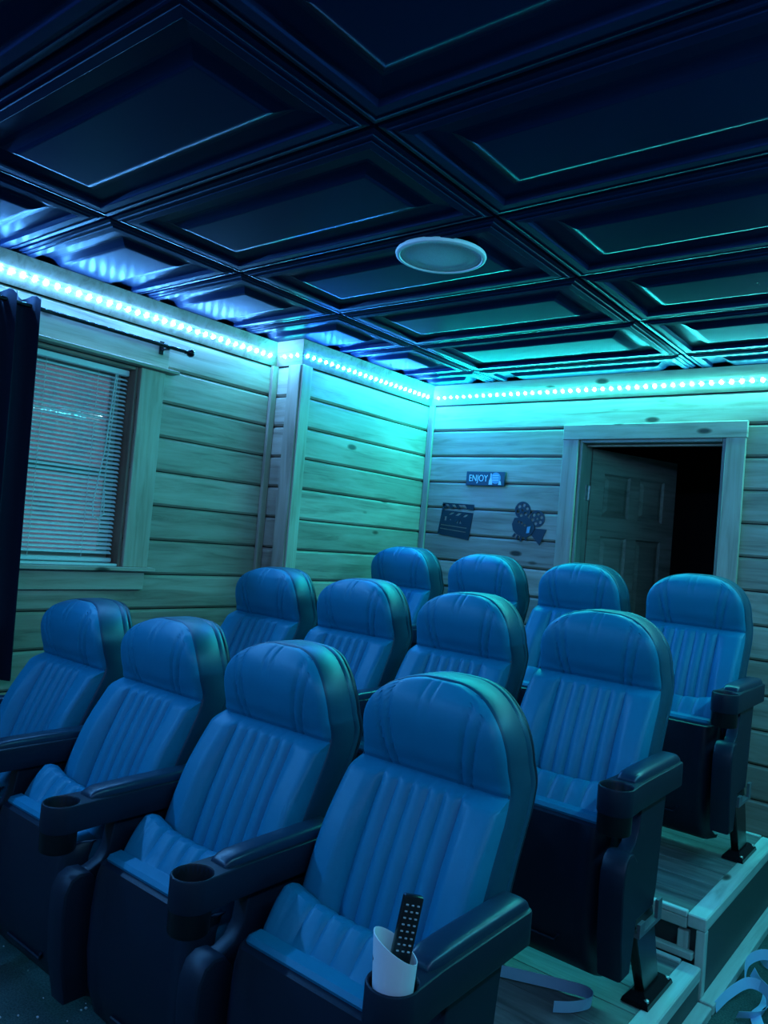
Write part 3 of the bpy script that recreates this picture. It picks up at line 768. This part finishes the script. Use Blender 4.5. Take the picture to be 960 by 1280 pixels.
def arm(parent, x):
    R = .049
    out = circ(0, -.492, R, 20, math.pi, 2*math.pi, True)+[(.044, -.40), (.044, -.085)]+circ(.022, -.075, .022, 5, 0, math.pi/2, True)+circ(-.022, -.075, .022, 5, math.pi/2, math.pi, True)+[(-.044, -.085), (-.044, -.40)]
    a = plate('armrest', out, [circ(0, -.492, .0425, 24)], .072, M['plastic'], parent, (x, 0, .657), None, .004, 40)
    lathe('cup_holder', [(0, -.078), (.039, -.078), (.0405, -.074), (.0425, .034), (.0448, .0385), (.047, .034), (.0472, .02), (.0455, -.082), (.043, -.086), (0, -.086)], M['cup'], a, (0, -.492, -.002), None, 28)
    # arm pad
    bm = bmesh.new(); cols = []
    ys = [-.425, -.421, -.41, -.39, -.36, -.28, -.18, -.10, -.075, -.064, -.060]
    for y in ys:
        e0 = max(0, min(1, (y+.425)/.035)); e1 = max(0, min(1, (-.060-y)/.02))
        s = math.sqrt(max(0, 1-(1-min(e0, e1))**2)); s = .25+.75*s
        hwid = .032*(.80+.20*min(1, e0*1)); ht = .025*s*(.82+.18*min(1, (y+.425)/.09))
        sec = []
        for k in range(13):
            an = math.pi*k/12; ca, sa = math.cos(an), math.sin(an)
            sec.append((hwid*math.copysign(abs(ca)**.45, ca), ht*abs(sa)**.55))
        cols.append([bm.verts.new((px, y, .034+pz)) for px, pz in sec])
    for A, B in zip(cols, cols[1:]):
        for k in range(12): bm.faces.new((A[k], A[k+1], B[k+1], B[k]))
        bm.faces.new((A[0], B[0], B[12], A[12]))
    bm.faces.new(cols[0]); bm.faces.new(cols[-1][::-1])
    fin(bm, 'arm_pad', M['padleather'], a, None, None, 50)
def standard(parent, x):
    # profiles drawn in (y, z), extruded along x
    rot = (math.pi/2, 0, math.pi/2)
    up_ = [(-.135, .624), (-.150, .52), (-.170, .33), (-.185, .285), (-.37, .285), (-.378, .19), (-.448, .19), (-.468, .28), (-.476, .40), (-.474, .455), (-.460, .484), (-.435, .496), (-.40, .500), (-.372, .514), (-.352, .545), (-.340, .624)]
    s = plate('standard', up_, [], .042, M['plastic'], parent, (x, 0, 0), rot, .005, 40)
    hump = [(-.385, .165), (-.360, .30), (-.365, .42), (-.385, .475), (-.41, .50), (-.44, .503), (-.465, .49), (-.480, .455), (-.482, .40), (-.472, .27), (-.450, .165)]
    plate('standard_cover', hump, [], .070, M['plastic'], parent, (x, 0, 0), rot, .008, 40)
    bm = bmesh.new(); add_box(bm, -.026, .036, -.33, -.15, .240, .252, .001); add_box(bm, .026, .036, -.33, -.29, .252, .280, .001); add_box(bm, .026, .036, -.185, -.15, .252, .305, .001)
    fin(bm, 'bracket', M['bracket'], parent, (x, 0, 0))
    leg = [(-.33, .30), (-.18, .30), (-.125, .18), (-.065, .02), (-.185, .02), (-.26, .16)]
    plate('leg', leg, [], .030, M['metal'], parent, (x, 0, 0), rot, .003, 40)
    bm = bmesh.new()
    a = [bm.verts.new(p) for p in ((-.04, -.23, .001), (.042, -.23, .001), (.042, -.01, .001), (-.04, -.01, .001))]
    b = [bm.verts.new(p) for p in ((-.037, -.226, .012), (.039, -.226, .012), (.039, -.014, .012), (-.037, -.014, .012))]
    c = [bm.verts.new(p) for p in ((-.02, -.205, .032), (.02, -.205, .032), (.02, -.045, .032), (-.02, -.045, .032))]
    for A, B in ((a, b), (b, c)):
        for k in range(4): bm.faces.new((A[k], A[(k+1) % 4], B[(k+1) % 4], B[k]))
    bm.faces.new(a[::-1]); bm.faces.new(c)
    fp = fin(bm, 'foot_plate', M['metal'], parent, (x, 0, 0))
    for yy in (-.210, -.030): lathe('bolt', [(.008, 0), (.008, .006), (.005, .008), (0, .008)], M['hinge'], fp, (.029, yy, .016), None, 8)
SP = .55; X0 = -2.705
def make_chair(left_arm):
    e = empty('theater_chair')
    panel_grid('back_cushion', zlow, e, M['leather'])
    panel_grid('headrest', zhead, e, M['leather'])
    rim(e); seat(e); arm(e, SP/2); standard(e, SP/2)
    if left_arm: arm(e, -SP/2); standard(e, -SP/2)
    return e
plain = make_chair(False); ended = make_chair(True)
ROWS = [(1.600, 0.0, 'front row'), (2.565, .145, 'middle row'), (3.590, .290, 'back row')]
WHICH = ['first seat from the window wall', 'second seat from the window wall', 'third seat from the window wall', 'last seat at the aisle end']
DETAIL = {(0, 3): 'with paper cup and remote in its armrest'}
first = {True: True, False: True}
for ri, (ry, rz, rn) in enumerate(ROWS):
    for k in range(4):
        src = ended if k == 0 else plain
        o = src if first[k == 0] else copy_tree(src)
        first[k == 0] = False
        o.location = (X0+k*SP, ry, rz)
        tag(o, 'blue leather theater chair, '+rn+', '+DETAIL.get((ri, k), WHICH[k]), 'chair', 'theater chairs in three rows')

# ---------------------------------------------------------------- cup and remote in the front aisle cup holder
cx, cy, cz = X0+3.5*SP, 1.600-.492, .657
pc = empty('paper_cup', (cx, cy, cz-.062)); tag(pc, 'white paper cup with slanted rim standing in the armrest cup holder', 'cup')
bm = bmesh.new(); n = 28; rr = []
for lay in ((.031, .0368), (.0295, .0353)):
    for lvl in range(5):
        ring = []
        for k in range(n):
            a = 2*math.pi*k/n; t = lvl/4
            top = .158+.024*math.cos(a-math.radians(222)); h = top*t
            r = lay[0]+(lay[1]-lay[0])*h/.10
            ring.append(bm.verts.new((r*math.cos(a), r*math.sin(a), h)))
        rr.append(ring)
for q in (0, 5):
    for l_ in range(4):
        for k in range(n): bm.faces.new((rr[q+l_][k], rr[q+l_][(k+1) % n], rr[q+l_+1][(k+1) % n], rr[q+l_+1][k]))
for k in range(n): bm.faces.new((rr[4][k], rr[4][(k+1) % n], rr[9][(k+1) % n], rr[9][k]))
bm.faces.new(rr[0][::-1])
fin(bm, 'cup_wall', M['paper'], pc, None, None, 50)
bm = bmesh.new()
for row, (zz, a0, a1) in enumerate(((.136, -2.62, -2.2), (.129, -2.6, -2.4))):
    aa = a0
    while aa < a1:
        r = .031+.0058*zz/.10+.0004
        q = [(r*math.cos(b), r*math.sin(b), h) for b, h in ((aa, zz), (aa+.05, zz), (aa+.05, zz+.004), (aa, zz+.004))]
        f = [bm.verts.new(p) for p in q]; g = [bm.verts.new((p[0]*.99, p[1]*.99, p[2])) for p in q]
        bm.faces.new(f); bm.faces.new(g[::-1])
        for k in range(4): bm.faces.new((f[k], f[(k+1) % 4], g[(k+1) % 4], g[k]))
        aa += .075
fin(bm, 'printed_mark', M['ink'], pc)
rm = empty('remote_control', (cx-.004, cy-.002, cz-.015)); tag(rm, 'black remote control leaning in the paper cup', 'remote')
rm.rotation_euler = (math.radians(-3), math.radians(9), math.radians(48))
bm = bmesh.new(); add_box(bm, -.018, .018, -.008, .008, 0, .195, .004, 2); fin(bm, 'body', M['remote'], rm, None, None, 40)
bm = bmesh.new(); add_box(bm, -.0024, .0024, -.001, .001, -.0013, .0013, .0004, 1)
bmesh.ops.recalc_face_normals(bm, faces=bm.faces)
bme = bpy.data.meshes.new('button'); bm.to_mesh(bme); bm.free(); bme.materials.append(M['button'])
for r in range(8):
    for c in range(3): link('button', bme, None, rm, (-.010+.010*c, -.0086, .180-.011*r))

# ---------------------------------------------------------------- curled ribbons
def ribbon(label, pts, wid, lean, base):
    """strip standing on edge along a path of (x, y, lift); smoothed"""
    P_ = [Vector(p) for p in pts]; path = []
    for i in range(len(P_)-1):
        p0, p1, p2, p3 = P_[max(0, i-1)], P_[i], P_[i+1], P_[min(len(P_)-1, i+2)]
        for k in range(8):
            t = k/8
            path.append(.5*((2*p1)+(-p0+p2)*t+(2*p0-5*p1+4*p2-p3)*t*t+(-p0+3*p1-3*p2+p3)*t**3))
    path.append(P_[-1]); bm = bmesh.new(); rows = []
    for i, p in enumerate(path):
        dd = (path[min(i+1, len(path)-1)]-path[max(0, i-1)]).normalized()
        side = Vector((-dd.y, dd.x, 0)).normalized()
        a = lean[0]+(lean[1]-lean[0])*i/(len(path)-1)
        wv = Vector((0, 0, 1))*math.cos(a)+side*math.sin(a)
        lo = Vector((p.x, p.y, base+p.z)); t_ = side*.0006
        rows.append([bm.verts.new(lo-t_), bm.verts.new(lo+t_), bm.verts.new(lo+wv*wid+t_), bm.verts.new(lo+wv*wid-t_)])
    for A, B in zip(rows, rows[1:]):
        for k in range(4): bm.faces.new((A[k], A[(k+1) % 4], B[(k+1) % 4], B[k]))
    bm.faces.new(rows[0]); bm.faces.new(rows[-1][::-1])
    o = fin(bm, 'ribbon', M['ribbon'], None, None, None, 50)
    tag(o, label, 'ribbon', 'curled blue ribbons'); return o
ribbon('pale blue ribbon looping on the low platform beside the front aisle seat', [(-1.30, 2.10, .002), (-1.12, 2.175, .002), (-.98, 2.235, .002), (-.895, 2.262, .002), (-.868, 2.225, .002), (-.895, 2.165, .002), (-.935, 2.125, .002)], .034, (.1, .1), .145)
FR = .0
ribbon('long pale blue ribbon bent in a loop nearest the platform corner', [(-.655, 2.76, .004), (-.64, 2.87, .01), (-.60, 2.95, .03), (-.545, 2.93, .03), (-.54, 2.84, .01), (-.60, 2.78, .004)], .034, (.2, .5), FR)
ribbon('pale blue ribbon arching highest in the pile', [(-.62, 2.98, .004), (-.63, 3.06, .05), (-.58, 3.12, .07), (-.50, 3.10, .05), (-.46, 3.02, .02)], .034, (.1, .5), FR)
ribbon('pale blue ribbon curling out beside the base plate', [(-.64, 3.26, .005), (-.60, 3.20, .004), (-.54, 3.22, .004), (-.49, 3.28, .004)], .034, (.2, .2), FR)
ribbon('pale blue ribbon crossing the middle of the pile', [(-.62, 3.04, .03), (-.585, 2.97, .035), (-.545, 2.92, .04), (-.50, 2.88, .03), (-.45, 2.90, .01)], .034, (.4, .2), FR)
ribbon('flat twisted pale blue ribbon lowest in the pile', [(-.57, 3.02, .01), (-.56, 2.92, .008), (-.57, 2.84, .006), (-.54, 2.76, .004), (-.50, 2.72, .004)], .034, (.9, 1.2), FR)
ribbon('short pale blue ribbon end at the outer side of the pile', [(-.52, 3.06, .01), (-.50, 2.98, .02), (-.52, 2.92, .035), (-.49, 2.85, .03), (-.45, 2.80, .006)], .034, (.3, .8), FR)
# crumbs of paper on the carpet
bm = bmesh.new()
for k in range(160):
    x, y = random.uniform(-2.9, -1.6), random.uniform(.75, 1.5); s = random.uniform(.0015, .004)
    add_box(bm, x-s, x+s, y-s*.7, y+s*.7, 0, s)
cr = fin(bm, 'paper_crumbs', M['white']); tag(cr, 'scattered white crumbs on the dark carpet before the front row', 'crumbs', None, 'stuff')
